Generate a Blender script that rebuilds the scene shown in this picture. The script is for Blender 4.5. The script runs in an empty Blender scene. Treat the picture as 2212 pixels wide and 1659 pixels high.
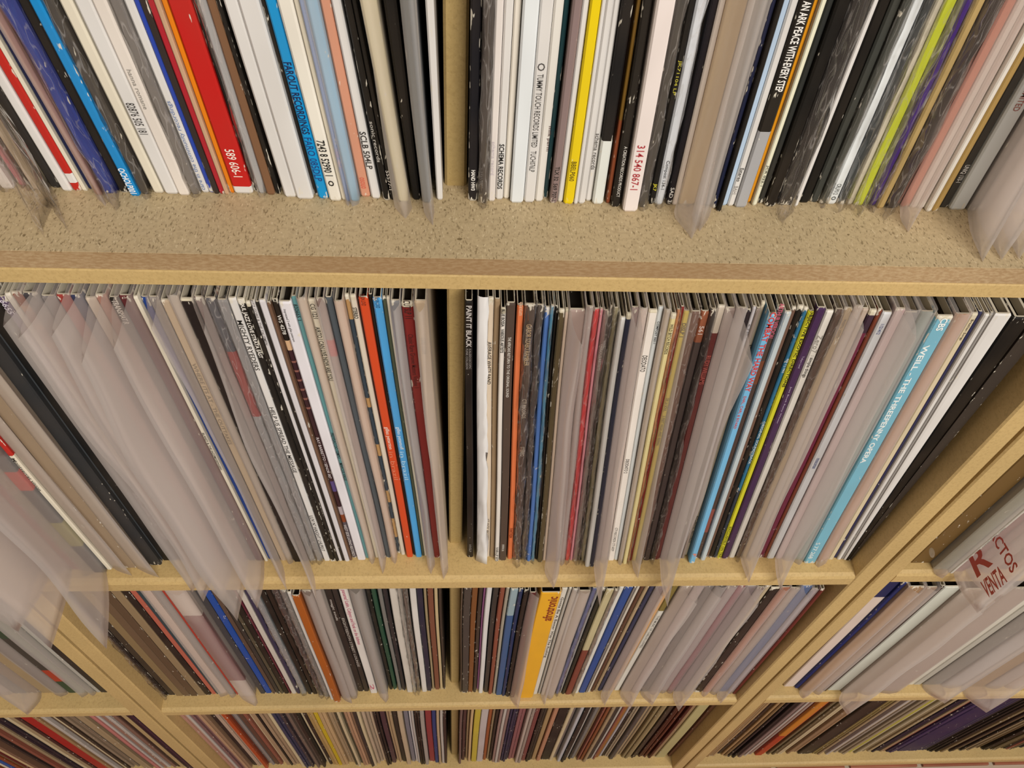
import bpy, math, random
from mathutils import Matrix, Vector

# ------------------------------------------------------------------ camera, world, lights, exposure
IMG_W, IMG_H, FOCAL = 2212.0, 1659.0, 1746.95
CAM = Vector((0.0, -0.26762, 0.63366))
PITCH, YAW, ROLL = 0.920183, -0.109178, -0.0947

def cam_axes():
    cp, sp = math.cos(PITCH), math.sin(PITCH)
    fwd = Vector((0, cp, -sp)); dn = Vector((0, -sp, -cp)); rt = Vector((1, 0, 0))
    Z = Matrix.Rotation(YAW, 3, 'Z')
    fwd, dn, rt = Z @ fwd, Z @ dn, Z @ rt
    c, s = math.cos(ROLL), math.sin(ROLL)
    return c * rt + s * dn, -s * rt + c * dn, fwd
RT, DN, FW = cam_axes()

scene = bpy.context.scene
C = scene.collection
cam = bpy.data.cameras.new('camera')
cam.sensor_width = 36.0
cam.sensor_fit = 'HORIZONTAL'
cam.lens = FOCAL / IMG_W * 36.0
cam.clip_start = 0.01
cam_o = bpy.data.objects.new('camera', cam)
C.objects.link(cam_o)
m = Matrix(((RT.x, -DN.x, -FW.x), (RT.y, -DN.y, -FW.y), (RT.z, -DN.z, -FW.z))).to_4x4()
m.translation = CAM
cam_o.matrix_world = m
scene.camera = cam_o

world = bpy.data.worlds.new('world')
scene.world = world
world.use_nodes = True
bg = world.node_tree.nodes['Background']
bg.inputs[0].default_value = (1.0, 0.955, 0.90, 1)
bg.inputs[1].default_value = 0.21

def area_lamp(name, loc, target, size, size_y, power, col):
    l = bpy.data.lights.new(name, 'AREA')
    l.shape = 'RECTANGLE'; l.size = size; l.size_y = size_y
    l.energy = power; l.color = col
    o = bpy.data.objects.new(name, l); C.objects.link(o)
    o.location = loc
    o.rotation_euler = (Vector(target) - Vector(loc)).to_track_quat('-Z', 'Y').to_euler()
    return o
area_lamp('ceiling_light', (1.0, -1.95, 1.95), (0.1, 0.0, 0.0), 1.4, 0.6, 76, (1.0, 0.95, 0.885))
area_lamp('ceiling_light', (-1.1, -1.9, 2.05), (-0.1, 0.0, 0.1), 1.4, 0.6, 6, (1.0, 0.80, 0.60))

scene.view_settings.view_transform = 'Standard'
scene.view_settings.look = 'None'
scene.view_settings.gamma = 1.0
scene.view_settings.use_curve_mapping = False
scene.view_settings.exposure = 0.0
scene.cycles.transparent_max_bounces = 20
scene.cycles.max_bounces = 4
scene.cycles.diffuse_bounces = 3
scene.cycles.glossy_bounces = 2
scene.cycles.transmission_bounces = 3

# ------------------------------------------------------------------ measuring helpers
def ray(u, v):
    return RT * ((u - IMG_W / 2) / FOCAL) + DN * ((v - IMG_H / 2) / FOCAL) + FW
def on_y(u, v, Y):
    d = ray(u, v); return CAM + d * ((Y - CAM.y) / d.y)
def on_z(u, v, Z):
    d = ray(u, v); return CAM + d * ((Z - CAM.z) / d.z)
def on_x(u, v, X):
    d = ray(u, v); return CAM + d * ((X - CAM.x) / d.x)
def proj(P):
    d = Vector(P) - CAM; w = d.dot(FW)
    return IMG_W / 2 + FOCAL * d.dot(RT) / w, IMG_H / 2 + FOCAL * d.dot(DN) / w

def lin(c):
    return tuple(x / 12.92 if x <= 0.04045 else ((x + 0.055) / 1.055) ** 2.4 for x in c)
def hexc(h):
    return lin(tuple(int(h[i:i + 2], 16) / 255 for i in (0, 2, 4)))

# ------------------------------------------------------------------ materials
def new_mat(name):
    mt = bpy.data.materials.new(name); mt.use_nodes = True
    nt = mt.node_tree
    return mt, nt, nt.nodes['Principled BSDF']
def nd(nt, t, **kw):
    n = nt.nodes.new(t)
    for k, v in kw.items(): setattr(n, k, v)
    return n
def mathn(nt, op, a, b=None, clamp=False):
    n = nd(nt, 'ShaderNodeMath', operation=op, use_clamp=clamp)
    for i, x in enumerate((a, b)):
        if x is None: continue
        if isinstance(x, (int, float)): n.inputs[i].default_value = x
        else: nt.links.new(x, n.inputs[i])
    return n.outputs[0]
def mixc(nt, fac, a, b):
    n = nd(nt, 'ShaderNodeMix', data_type='RGBA')
    for s, x in ((n.inputs[0], fac), (n.inputs[6], a), (n.inputs[7], b)):
        if isinstance(x, (int, float)): s.default_value = x
        elif isinstance(x, tuple): s.default_value = (*x[:3], 1)
        else: nt.links.new(x, s)
    return n.outputs[2]
def ramp(nt, x, p0, p1):
    n = nd(nt, 'ShaderNodeMapRange')
    nt.links.new(x, n.inputs[0]); n.inputs[1].default_value = p0; n.inputs[2].default_value = p1
    return n.outputs[0]
def noise(nt, vec, scale, detail=2, rough=0.5):
    n = nd(nt, 'ShaderNodeTexNoise')
    n.inputs['Scale'].default_value = scale; n.inputs['Detail'].default_value = detail
    n.inputs['Roughness'].default_value = rough
    nt.links.new(vec, n.inputs['Vector'])
    return n.outputs[0]
def mapping(nt, vec, scale, rot=(0, 0, 0)):
    n = nd(nt, 'ShaderNodeMapping')
    n.inputs['Scale'].default_value = scale; n.inputs['Rotation'].default_value = rot
    nt.links.new(vec, n.inputs[0]); return n.outputs[0]

def mdf(name, base, dark, light, flecks=1.0, saw=False):
    mt, nt, p = new_mat(name)
    co = nd(nt, 'ShaderNodeNewGeometry').outputs['Position']
    col = mixc(nt, ramp(nt, noise(nt, co, 9, 2), 0.3, 0.7), hexc(base), tuple(x * 0.86 for x in hexc(base)))
    fine = noise(nt, co, 420, 1, 0.7)
    col = mixc(nt, mathn(nt, 'MULTIPLY', ramp(nt, fine, 0.45, 0.75), 0.25), col, hexc(dark))
    for rot, sc, c, thr, amt in ((0.5, (1100, 380, 900), dark, 0.66, 0.6), (-0.9, (1000, 400, 900), dark, 0.67, 0.55),
                                 (1.4, (1200, 420, 900), light, 0.66, 0.45), (0.1, (260, 260, 260), dark, 0.745, 0.8)):
        f = ramp(nt, noise(nt, mapping(nt, co, sc, (0, 0, rot)), 1.0, 1, 0.4), thr, thr + 0.04)
        col = mixc(nt, mathn(nt, 'MULTIPLY', f, amt * flecks), col, hexc(c))
    if saw:
        w = noise(nt, mapping(nt, co, (150, 150, 420), (0, 0.8, 0)), 2.0, 2, 0.6)
        col = mixc(nt, mathn(nt, 'MULTIPLY', ramp(nt, w, 0.42, 0.62), 0.45), col, hexc(light))
        w2 = noise(nt, mapping(nt, co, (3, 3, 8)), 1.2, 2, 0.6)
        col = mixc(nt, mathn(nt, 'MULTIPLY', ramp(nt, w2, 0.4, 0.6), 0.5), col, hexc(dark))
    nt.links.new(col, p.inputs['Base Color'])
    p.inputs['Roughness'].default_value = 0.62
    return mt

M = {}
M['board_upper'] = mdf('fibreboard_weathered', 'bfaa84', '65522f', 'dccba6', 1.0)
M['edge_upper'] = mdf('fibreboard_sawn_edge', 'ad8f68', '87663f', 'cbb48e', 0.25, saw=True)
M['board_lower'] = mdf('fibreboard_yellow', 'ccae74', '8a6c3a', 'dac48e', 0.35)
M['divider'] = mdf('fibreboard_olive', 'b59a62', '866d3c', 'ccb482', 0.4)

def cover_material():
    mt, nt, p = new_mat('printed_card')
    at = nd(nt, 'ShaderNodeAttribute', attribute_name='tint')
    uv = nd(nt, 'ShaderNodeUVMap', uv_map='spine')
    sep = nd(nt, 'ShaderNodeSeparateXYZ'); nt.links.new(uv.outputs[0], sep.inputs[0])
    wear = nd(nt, 'ShaderNodeAttribute', attribute_name='wear', attribute_type='OBJECT').outputs['Fac']
    geo = nd(nt, 'ShaderNodeNewGeometry').outputs['Position']
    edge = mathn(nt, 'MULTIPLY', mathn(nt, 'ABSOLUTE', mathn(nt, 'SUBTRACT', sep.outputs[0], 0.5)), 2.0)
    edge = ramp(nt, edge, 0.72, 1.0)
    end = ramp(nt, mathn(nt, 'ABSOLUTE', mathn(nt, 'SUBTRACT', sep.outputs[1], 0.5)), 0.475, 0.5)
    n = noise(nt, mapping(nt, geo, (420, 420, 130)), 1.0, 2, 0.65)
    n2 = noise(nt, mapping(nt, geo, (60, 60, 25)), 1.0, 1, 0.5)
    s = mathn(nt, 'ADD', n, mathn(nt, 'MULTIPLY', n2, 0.35))
    s = mathn(nt, 'ADD', s, mathn(nt, 'MULTIPLY', edge, mathn(nt, 'MULTIPLY', wear, 0.22)))
    s = mathn(nt, 'ADD', s, mathn(nt, 'MULTIPLY', end, mathn(nt, 'ADD', mathn(nt, 'MULTIPLY', wear, 0.2), 0.12)))
    s = mathn(nt, 'ADD', s, mathn(nt, 'MULTIPLY', wear, 0.045))
    f = ramp(nt, s, 0.93, 0.97)
    col = mixc(nt, mathn(nt, 'MULTIPLY', ramp(nt, n2, 0.35, 0.7), 0.10), at.outputs['Color'], hexc('6b5a48'))
    col = mixc(nt, mathn(nt, 'MULTIPLY', f, 0.85), col, hexc('d9d2c2'))
    nt.links.new(col, p.inputs['Base Color'])
    p.inputs['Roughness'].default_value = 0.5
    p.inputs['Specular IOR Level'].default_value = 0.22
    return mt
M['cover'] = cover_material()

def film(name, body, tint, rough, bump, shine, scale):
    mt = bpy.data.materials.new(name); mt.use_nodes = True
    nt = mt.node_tree
    for n in list(nt.nodes): nt.nodes.remove(n)
    out = nd(nt, 'ShaderNodeOutputMaterial')
    geo = nd(nt, 'ShaderNodeNewGeometry').outputs['Position']
    wr = noise(nt, mapping(nt, geo, scale), 1.0, 1, 0.5)
    if bump > 0:
        bmp = nd(nt, 'ShaderNodeBump'); bmp.inputs['Strength'].default_value = bump; bmp.inputs['Distance'].default_value = 0.002
        nt.links.new(wr, bmp.inputs['Height'])
    tr = nd(nt, 'ShaderNodeBsdfTransparent'); tr.inputs[0].default_value = (*[0.8 + 0.2 * x for x in tint], 1)
    df = nd(nt, 'ShaderNodeBsdfDiffuse'); df.inputs[0].default_value = (*tint, 1)
    tl = nd(nt, 'ShaderNodeBsdfTranslucent'); tl.inputs[0].default_value = (*tint, 1)
    gl = nd(nt, 'ShaderNodeBsdfGlossy'); gl.inputs['Roughness'].default_value = rough
    mx = nd(nt, 'ShaderNodeMixShader'); mx.inputs[0].default_value = 0.5
    nt.links.new(df.outputs[0], mx.inputs[1]); nt.links.new(tl.outputs[0], mx.inputs[2])
    m2 = nd(nt, 'ShaderNodeMixShader')
    if bump > 0:                                        # creases whiten the clear film
        ridge = mathn(nt, 'SUBTRACT', 1.0, mathn(nt, 'MULTIPLY', mathn(nt, 'ABSOLUTE', mathn(nt, 'SUBTRACT', wr, 0.5)), 34.0), True)
        nt.links.new(mathn(nt, 'ADD', mathn(nt, 'MULTIPLY', ridge, 0.27), body), m2.inputs[0])
    else:
        m2.inputs[0].default_value = body
    nt.links.new(tr.outputs[0], m2.inputs[1]); nt.links.new(mx.outputs[0], m2.inputs[2])
    lw = nd(nt, 'ShaderNodeLayerWeight')            # same reflectance from either side of the thin film
    fr = mathn(nt, 'ADD', mathn(nt, 'MULTIPLY', mathn(nt, 'POWER', lw.outputs['Facing'], 5.0), 0.9), 0.05)
    m3 = nd(nt, 'ShaderNodeMixShader')
    nt.links.new(mathn(nt, 'MULTIPLY', fr, shine, True), m3.inputs[0])
    nt.links.new(m2.outputs[0], m3.inputs[1]); nt.links.new(gl.outputs[0], m3.inputs[2])
    if bump > 0: nt.links.new(bmp.outputs[0], gl.inputs['Normal'])
    nt.links.new(m3.outputs[0], out.inputs[0])
    return mt
M['milky'] = film('milky_polythene', 0.36, (0.98, 0.915, 0.875), 0.30, 0.0, 0.45, (25, 25, 14))
M['clear'] = film('clear_crinkled_film', 0.03, (0.97, 0.92, 0.88), 0.10, 0.8, 0.9, (330, 210, 55))
M['paper'], _nt, _p = new_mat('white_inner_paper')
_p.inputs['Base Color'].default_value = (0.78, 0.77, 0.76, 1); _p.inputs['Roughness'].default_value = 0.6

INK = {}
def ink(h):
    if h not in INK:
        mt, nt, p = new_mat('ink_' + h)
        p.inputs['Base Color'].default_value = (*hexc(h), 1); p.inputs['Roughness'].default_value = 0.5
        INK[h] = mt
    return INK[h]

# ------------------------------------------------------------------ object helpers
def link(name, me, mat=None, parent=None):
    o = bpy.data.objects.new(name, me); C.objects.link(o)
    if mat is not None: me.materials.append(mat)
    if parent is not None: o.parent = parent
    return o
def empty(name, loc, label, cat, group=None):
    o = bpy.data.objects.new(name, None); C.objects.link(o)
    o.empty_display_size = 0.02
    o.location = loc; o['label'] = label; o['category'] = cat
    if group: o['group'] = group
    return o
def box_mesh(name, x0, x1, y0, y1, z0, z1, bev=0.0):
    """Board with its front edges eased by a small chamfer (front is -Y)."""
    if bev <= 0:
        prof = [(y0, z0), (y0, z1), (y1, z1), (y1, z0)]
    else:
        b = bev
        prof = [(y0 + b * .3, z0), (y0, z0 + b * .3), (y0, z1 - b), (y0 + b * .3, z1 - b * .3), (y0 + b, z1), (y1, z1), (y1, z0)]
    n = len(prof)
    vs = [(x0, y, z) for y, z in prof] + [(x1, y, z) for y, z in prof]
    fs = [(i, (i + 1) % n, n + (i + 1) % n, n + i) for i in range(n)] + [tuple(range(n))[::-1], tuple(range(n, 2 * n))]
    fs = [tuple(reversed(f)) for f in fs]
    me = bpy.data.meshes.new(name); me.from_pydata(vs, [], fs); me.update()
    return me
def upright_mesh(name, x0, x1, y0, y1, z0, z1, b=0.0012):
    prof = [(x0, y0 + b), (x0 + b, y0), (x1 - b, y0), (x1, y0 + b), (x1, y1), (x0, y1)]
    n = len(prof)
    vs = [(x, y, z0) for x, y in prof] + [(x, y, z1) for x, y in prof]
    fs = [(i, (i + 1) % n, n + (i + 1) % n, n + i) for i in range(n)] + [tuple(range(n))[::-1], tuple(range(n, 2 * n))]
    me = bpy.data.meshes.new(name); me.from_pydata(vs, [], fs); me.update()
    return me

# ------------------------------------------------------------------ shelving units and floor
HB = 0.355                                      # shelf pitch
TOP = {1: 0.3737, 2: 0.0169, 3: -0.338, 4: -0.693}   # shelf surfaces of the four rows
HALF = 0.3476                                   # half width of the lower unit
DEPTH = 0.355
TH = 0.0155                                     # upright thickness

u = empty('shelving_unit', (0, 0, TOP[1]), 'weathered grainy fibreboard shelving unit stacked on top, holding the topmost row of records', 'shelf', 'record shelving')
def pu(name, me, mat, par):
    o = link(name, me, mat, par); o.matrix_parent_inverse = Matrix.Translation(-par.location); return o
bo = pu('base_board', box_mesh('base_board', -0.62, 0.62, 0.0006, DEPTH, 0.3638, TOP[1]), M['board_upper'], u)
ed = pu('sawn_edge', box_mesh('sawn_edge', -0.62, 0.62, 0.0, 0.0006, 0.3638, TOP[1] - 0.0003), M['edge_upper'], u)
pu('divider', upright_mesh('divider', -0.0075, 0.0032, 0.0515, DEPTH - 0.004, TOP[1], 0.716), M['divider'], u)
for s in (-1, 1):
    pu('side_panel', upright_mesh('side_panel', s * 0.6125 - 0.0075, s * 0.6125 + 0.0075, 0.0, DEPTH, TOP[1], 0.716), M['board_upper'], u)
pu('top_board', box_mesh('top_board', -0.62, 0.62, 0.0, DEPTH, 0.716, 0.731), M['board_upper'], u)
pu('back_panel', box_mesh('back_panel', -0.605, 0.605, DEPTH - 0.004, DEPTH, TOP[1], 0.716), M['board_upper'], u)

def lower_unit(cx, dz, label, divs):
    e = empty('shelving_unit', (cx, 0, -0.71 + dz), label, 'shelf', 'record shelving')
    zb = -0.71 + dz
    for s in (-1, 1):
        x = cx + s * (HALF - TH / 2)
        pu('side_panel', upright_mesh('side_panel', x - TH / 2, x + TH / 2, 0.0, DEPTH, zb, 0.3539), M['board_lower'], e)
    pu('top_board', box_mesh('top_board', cx - HALF, cx + HALF, 0.0, DEPTH, 0.3539, 0.3634, 0.001), M['board_lower'], e)
    for r in (2, 3, 4):
        t = TOP[r] + (dz if r < 4 else dz)
        pu('shelf_board', box_mesh('shelf_board', cx - HALF + TH, cx + HALF - TH, 0.0003, DEPTH - 0.004, t - 0.0169, t, 0.0042), M['board_lower'], e)
        if divs:
            pu('divider', upright_mesh('divider', -0.0066, 0.0038, {2: 0.033, 3: 0.027, 4: 0.027}[r], DEPTH - 0.004, t, t + 0.338 - 0.0003), M['divider'], e)
    pu('back_panel', box_mesh('back_panel', cx - HALF + TH, cx + HALF - TH, DEPTH - 0.004, DEPTH, zb, 0.3539), M['board_lower'], e)
    return e
lower_unit(0.0, 0.0, 'pale fibreboard shelving unit in the middle with a central divider on each shelf', True)
lower_unit(2 * HALF + 0.0034, 0.0045, 'pale fibreboard shelving unit butted against the right end of the middle unit', False)
lower_unit(-2 * HALF - 0.0034, 0.003, 'pale fibreboard shelving unit butted against the left end of the middle unit', False)

# plaster wall behind the shelving
mt, nt, p = new_mat('plaster'); p.inputs['Base Color'].default_value = (*hexc('cfc6b6'), 1); p.inputs['Roughness'].default_value = 0.9
wl = box_mesh('wall_back', -2.6, 2.6, DEPTH + 0.005, DEPTH + 0.1, -0.716, 2.3)
wall = link('wall_back', wl, mt); wall['kind'] = 'structure'; wall['label'] = 'plain plaster wall behind the shelving'
# floor of terracotta tiles
mt, nt, p = new_mat('grout'); p.inputs['Base Color'].default_value = (*hexc('b9a893'), 1); p.inputs['Roughness'].default_value = 0.9
fl = bpy.data.meshes.new('floor')
fl.from_pydata([(-2.6, -2.6, -0.716), (2.6, -2.6, -0.716), (2.6, 0.5, -0.716), (-2.6, 0.5, -0.716)], [], [(0, 1, 2, 3)])
floor = link('floor', fl, mt); floor['kind'] = 'structure'; floor['label'] = 'terracotta tiled floor with pale grout'
mt2, nt, p = new_mat('terracotta')
geo = nd(nt, 'ShaderNodeNewGeometry').outputs['Position']
nt.links.new(mixc(nt, ramp(nt, noise(nt, geo, 12, 4), 0.3, 0.7), hexc('8a4a30'), hexc('a9664a')), p.inputs['Base Color'])
p.inputs['Roughness'].default_value = 0.5
ts, gp = 0.118, 0.010
tm = box_mesh('tile', 0, ts - gp, 0, ts - gp, 0, 0.006, 0.001); tm.materials.append(mt2)
for i in range(-10, 12):
    for j in range(-5, 1):
        if -10 <= i <= 11:
            o = bpy.data.objects.new('tile', tm); C.objects.link(o); o.parent = floor
            o.location = (i * ts + 0.03, j * ts - 0.002, -0.716)

# ------------------------------------------------------------------ records
PAL = dict(white='dcd9d5', cream='e0d8c4', ivory='ddd6c0', black='1b1917', charcoal='35312e', grey='86817c', silver='a9a9a9',
           tan='b39a74', beige='b9a58c', brown='6e5240', olive='77704f', red='b92a22', maroon='64211f', pink='c07a80', salmon='c98268',
           orange='d3691f', rust='8a4526', yellow='e8cc12', lime='bcc52a', green='24503a', teal='4d8486', cyan='1487c9', blue='2c559c',
           skyblue='73b2d6', navy='20264a', purple='43217f', mauve='84706c', gold='c2902c', plum='4a2a48', ochre='b98a3a', magenta='82264a')
def colour(c):
    if ':' in c:
        w, h = c.split(':'); return w, hexc(h)
    return c, hexc(PAL[c])

CTRL = {1: ((283.5, 419, 64, 0), (333, 418, 125, 0), (506, 415, 359, 0), (576, 419, 444, 0), (615, 427, 478.6, 0), (688, 430, 569, 0),
            (714, 436, 596, 0), (778, 425, 687, 0), (865, 438, 778, 0), (944, 434, 916.5, 0), (1008, 435, 1011, 0), (1070, 432, 1088, 0),
            (1131, 438, 1165.7, 0), (1215.6, 442, 1273.7, 0), (1346, 457, 1420, 0), (1584, 448, 1726, 0), (1784, 441, 1973, 0),
            (1849, 443, 2050, 0), (1944, 445, 2173, 0)),
        2: ((384, 1210, 17, 682), (700.7, 1211.6, 488, 632), (772.6, 1206, 596, 626), (878, 1203, 772, 628), (938.5, 1205, 867.5, 635),
            (1009, 1204, 1007, 626), (1096, 1209, 1120, 645), (1138, 1213, 1181, 650), (1313.7, 1210, 1404, 665), (1480.6, 1217, 1662, 639),
            (1546.8, 1209, 1753.7, 648), (1655, 1203, 1913.6, 648), (1735, 1215.6, 2044, 640), (1822, 1208, 2166, 645), (1846, 1218, 2216, 826)),
        3: ((580, 1498, 443, 1275), (722, 1518, 630, 1288), (801, 1498, 732, 1273), (1326, 1490, 1419, 1322), (1552, 1495, 1731, 1270))}
LEAN = {}
for r, cs in CTRL.items():
    L = []
    for xb, yb, xt, yt in cs:
        B = on_z(xb, yb, TOP[r]); T = on_y(xt, yt, B.y)
        L.append((B.x, (T.x - B.x) / (T.z - B.z)))
    LEAN[r] = L
LEAN[4] = [(-1, 0.0), (1, 0.0)]
def lean(r, x):
    L = LEAN[r]
    if x <= L[0][0]: return L[0][1]
    for (a, la), (b, lb) in zip(L, L[1:]):
        if x <= b: return la + (lb - la) * (x - a) / (b - a)
    return L[-1][1] if r != 2 else max(-0.12, L[-1][1])

H = 0.310
ROW1 = """
-40 -18 405 white|
-18 4 408 beige|s=m
4 30 410 white:d8cfc8|s=c
42 57 403 pink|s=c;n=pink record in clear film near the far end;sn=the pink record
58 72 403 brown:4c4036|s=c;w=.8
72 95 412 beige|s=c~95~512~.2~2.6
95 111 406 olive:756b58|s=c~150~505~.2~2.2
112 131 408 charcoal|w=.9
136 157 415 white|w=.6
157 178 414 red|w=.8;b=375~395~white;n=worn red record with white scuffs at its foot;sn=the scuffed red record
180 189 415 cream|
190 204 411 navy|w=.7
207 222 424 rust:a0664c|s=m~228~446
222 257 420 blue:33408c|s=c~250~456;n=wide indigo record in a shiny bag;sn=the indigo record
260 280 418 black|w=.5
283 303 426 cyan|t=OCHOLP001~363~418~e9eef2~.62~b;n=cyan record with white code at its foot;sn=the cyan white-coded record
303 326 422 charcoal:3f3a35|s=c~316~429
333 354 419 cream|
358 386 421 white|t=82876 505 181~222~290~34302e~.5~
387 411 424 cream:e2d9cf|t=hanna romane~150~236~8a847c~.3~
414 434 422 grey:77726e|s=c
434 452 418 white|t=care in the community recordings~218~410~6b7fa8~.6~u;n=white record with blue-grey lower-case lettering;sn=the blue-lettered white record
452 457 418 blue:2a45a8|
457 474 421 charcoal:332b28|
474 486 421 red:ad2430|
486 493 423 tan:c4a080|
493 506 419 orange:e07f12|n=plain bright orange record;sn=the orange record
507 548 420 red:c01f1c|b=403~end~white;t=589 606-1~322~382~f0e6da~.4~;n=thick red record with a white foot;sn=the white-footed red record
549 559 416 black|w=1
559 576 420 silver|s=c
577 595 423 brown:7d5a40|
595 606 421 black|w=1
616 641 428 white|
642 678 432 white|n=widest plain white record of the upper row;sn=the widest white record
678 687 424 black|w=.7
688 711 431 cyan:0f93d2|t=FAROUT RECORDINGS~134~290~0f1f4a~.62~b;t=FARO 085DLP~297~391~123a7a~.6~;n=bright blue record with bold dark lettering;sn=the dark-lettered bright blue record
713 738 436 cream:e8e3d6|t=7243 8 52990 1~303~380~1f1d1b~.55~b;t=o~390~402~1f1d1b~.4~
739 746 434 cream|
747 757 437 blue:4a7fc4|s=m~752~446;t=1320 12LP~322~362~b06a9a~.5~
758 777 437 skyblue|s=m~762~447
779 801 427 salmon:d29478|t=osouo~383~407~d2604a~.4~;n=salmon-pink record with tiny red code;sn=the salmon record with code
803 822 431 white|t=SCLB 504LP~284~365~3c3836~.6~b
829 843 435 black|w=.9;t=sonic records~262~350~bdb8b0~.45~
845 851 434 black|t=55577-1~368~410~e6e0d8~.7~
862 884 438 cream:d8cda2|s=m~875~473~.6~1.9;n=pale yellow record in a milky bag;sn=the pale yellow bagged record
892 908 434 black|w=.4
913 932 440 grey:5e6a70|s=m~936~488
944 959 434 white|n=white record beside the left face of the divider;sn=the white record before the divider
1009 1031 436 black:17171d|w=.9;t=HAND HW3~367~411~f2efe8~.36~b;n=black record with white code beside the divider;sn=the black white-coded record
1032 1053 441 charcoal:433c38|s=c~1042~453
1054 1069 437 white:e2dad4|t=schema record~306~378~c8bec4~.4~
1070 1086 433 white|t=SCHEMA RECORDS~311~408~121110~.55~b
1087 1100 431 cream:e4ddd0|w=.6
1102 1130 440 white:e3e8ea|
1131 1154 439 white|t=TUMMY TOUCH RECORDS LIMITED~160~318~4b4846~.42~;t=TUCH076LP~326~371~4b4846~.42~;t=O~136~153~4b4846~.5~;n=white record with small grey capitals;sn=the grey-lettered white record
1155 1172 437 cream:e2ded6|t=milk perm~272~326~4a2a26~.35~~.4
1173 1182 430 teal:16393e|w=.8
1187 1203 441 mauve:8a7674|t=TLX 32  569 707-1~360~433~1c1816~.45~;n=dusky mauve record with black code;sn=the mauve record
1204 1215 438 white|
1216 1238 443 yellow|t=BBELP060~349~391~5c4a08~.42~;n=bright yellow record;sn=the yellow record
1238.3 1242.5 443 white|
1244 1263 442 white|
1264 1277 436 white|t=schema records~288~366~55524f~.55~
1279 1302 443 black:151517|b=305~end~white:e4e8e2;n=black record with a white lower patch;sn=the white-patched black record
1309 1317 441 rust|b=top~260~gold:7a5a20
1318 1338 449 black|t=A CREATION RECORDS PRODUCT~316~425~d8d4cc~.3~~.1;b=top~240~black
1345 1376 459 white:eadfda|t=314 540 867-1~314~410~ad3038~.42~;n=thick white record with red numerals;sn=the red-numbered white record
1378 1397 450 charcoal:45413c|s=c~1388~455
1400 1412 443 black|t=JK71104 LP~130~205~b9b03a~.5~;t=JK7~396~412~d8d03a~.6~;w=.8
1413 1431 444 white:dfe6ee|s=c;t=Compost 134-1~347~409~3a3f48~.42~
1439 1450 444 black:1a1820|t=SAD 3~405~436~efece6~.6~
1450 1462 445 cream:e0d4c8|
1464 1500 444 tan:c9ad7c|s=m~1494~517~.6~1.8;n=wide tan record in a bag with pointed tip;sn=the tan bagged record
1501 1535 446 grey:8f8a84|s=m~1510~500~.6
1536 1541 452 navy:1c2340|w=1
1541 1556 459 black|
1558 1569 446 skyblue:b9cfe6|
1569 1584 447 white|t=Estereo~363~392~3c3a38~.45~;t=BAH!~402~420~9a9692~.45~
1585 1611 450 black|b=285~end~silver:a8a8aa;t=AN ARK PEACE WITH EVERY STEP~2~198~efece6~.5~b;n=black record with a grainy silver foot;sn=the silver-footed black record
1613 1618 439 orange:efa01a|
1618 1633 446 cream:e8e6cc|t=JCR 022-1~357~402~242220~.5~
1636 1648 441 charcoal:2e302e|
1649 1674 448 black|w=.5
1677 1711 445 charcoal:2f2b29|s=c~1690~483;n=thick black record in shredded clear film;sn=the film-wrapped black record
1712 1722 448 white|
1726 1746 440 black:0f0e0d|
1749 1766 439 charcoal:3b3e3a|w=.6
1768 1783 443 charcoal:454843|s=c
1784 1804 443 white:e6ecee|t=CRLP012~397~420~5b605f~.4~;t=0~424~432~5b605f~.4~;n=bluish white record with a small grey code;sn=the grey-coded white record
1805 1826 444 charcoal:33383a|s=c~1810~462
1827 1840 444 cream:d9d3be|s=c
1843 1863 446 lime|s=c~1858~472;n=lime green record in clear film;sn=the lime record
1864 1876 446 charcoal:4a4640|s=c
1877 1890 446 purple|s=c~1886~462
1891 1908 452 tan:c2a870|
1910 1938 452 charcoal:3c3431|s=c~1913~476
1944 1963 449 salmon:cf7c62|s=m~1961~502~.7;n=salmon record in a milky pinkish bag;sn=the bagged salmon record
1964 1979 451 white:d6c8be|
1979 1995 452 beige:cbb8ac|
1996 2010 459 white:f0ece2|
2010 2024 459 tan:bb9b5c|n=raw kraft tan record;sn=the kraft tan record
2027 2046 450 charcoal:3b3833|t=UNIQ 133-1~356~394~e4e2dc~.5~
2049 2083 455 white:cfd2d0|t=LIMITED~190~240~9a5a50~.3~;n=broad pale grey record;sn=the broad pale grey record
2090 2108 458 grey:9a928c|s=m~2121~566~.75
2110 2132 456 grey:a59d98|s=m~2163~562~.75
2134 2158 456 silver:b0aaa8|s=m
2160 2186 456 grey:9d9694|s=m~2200~560
2188 2212 456 white:c8c2be|s=m
"""
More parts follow.
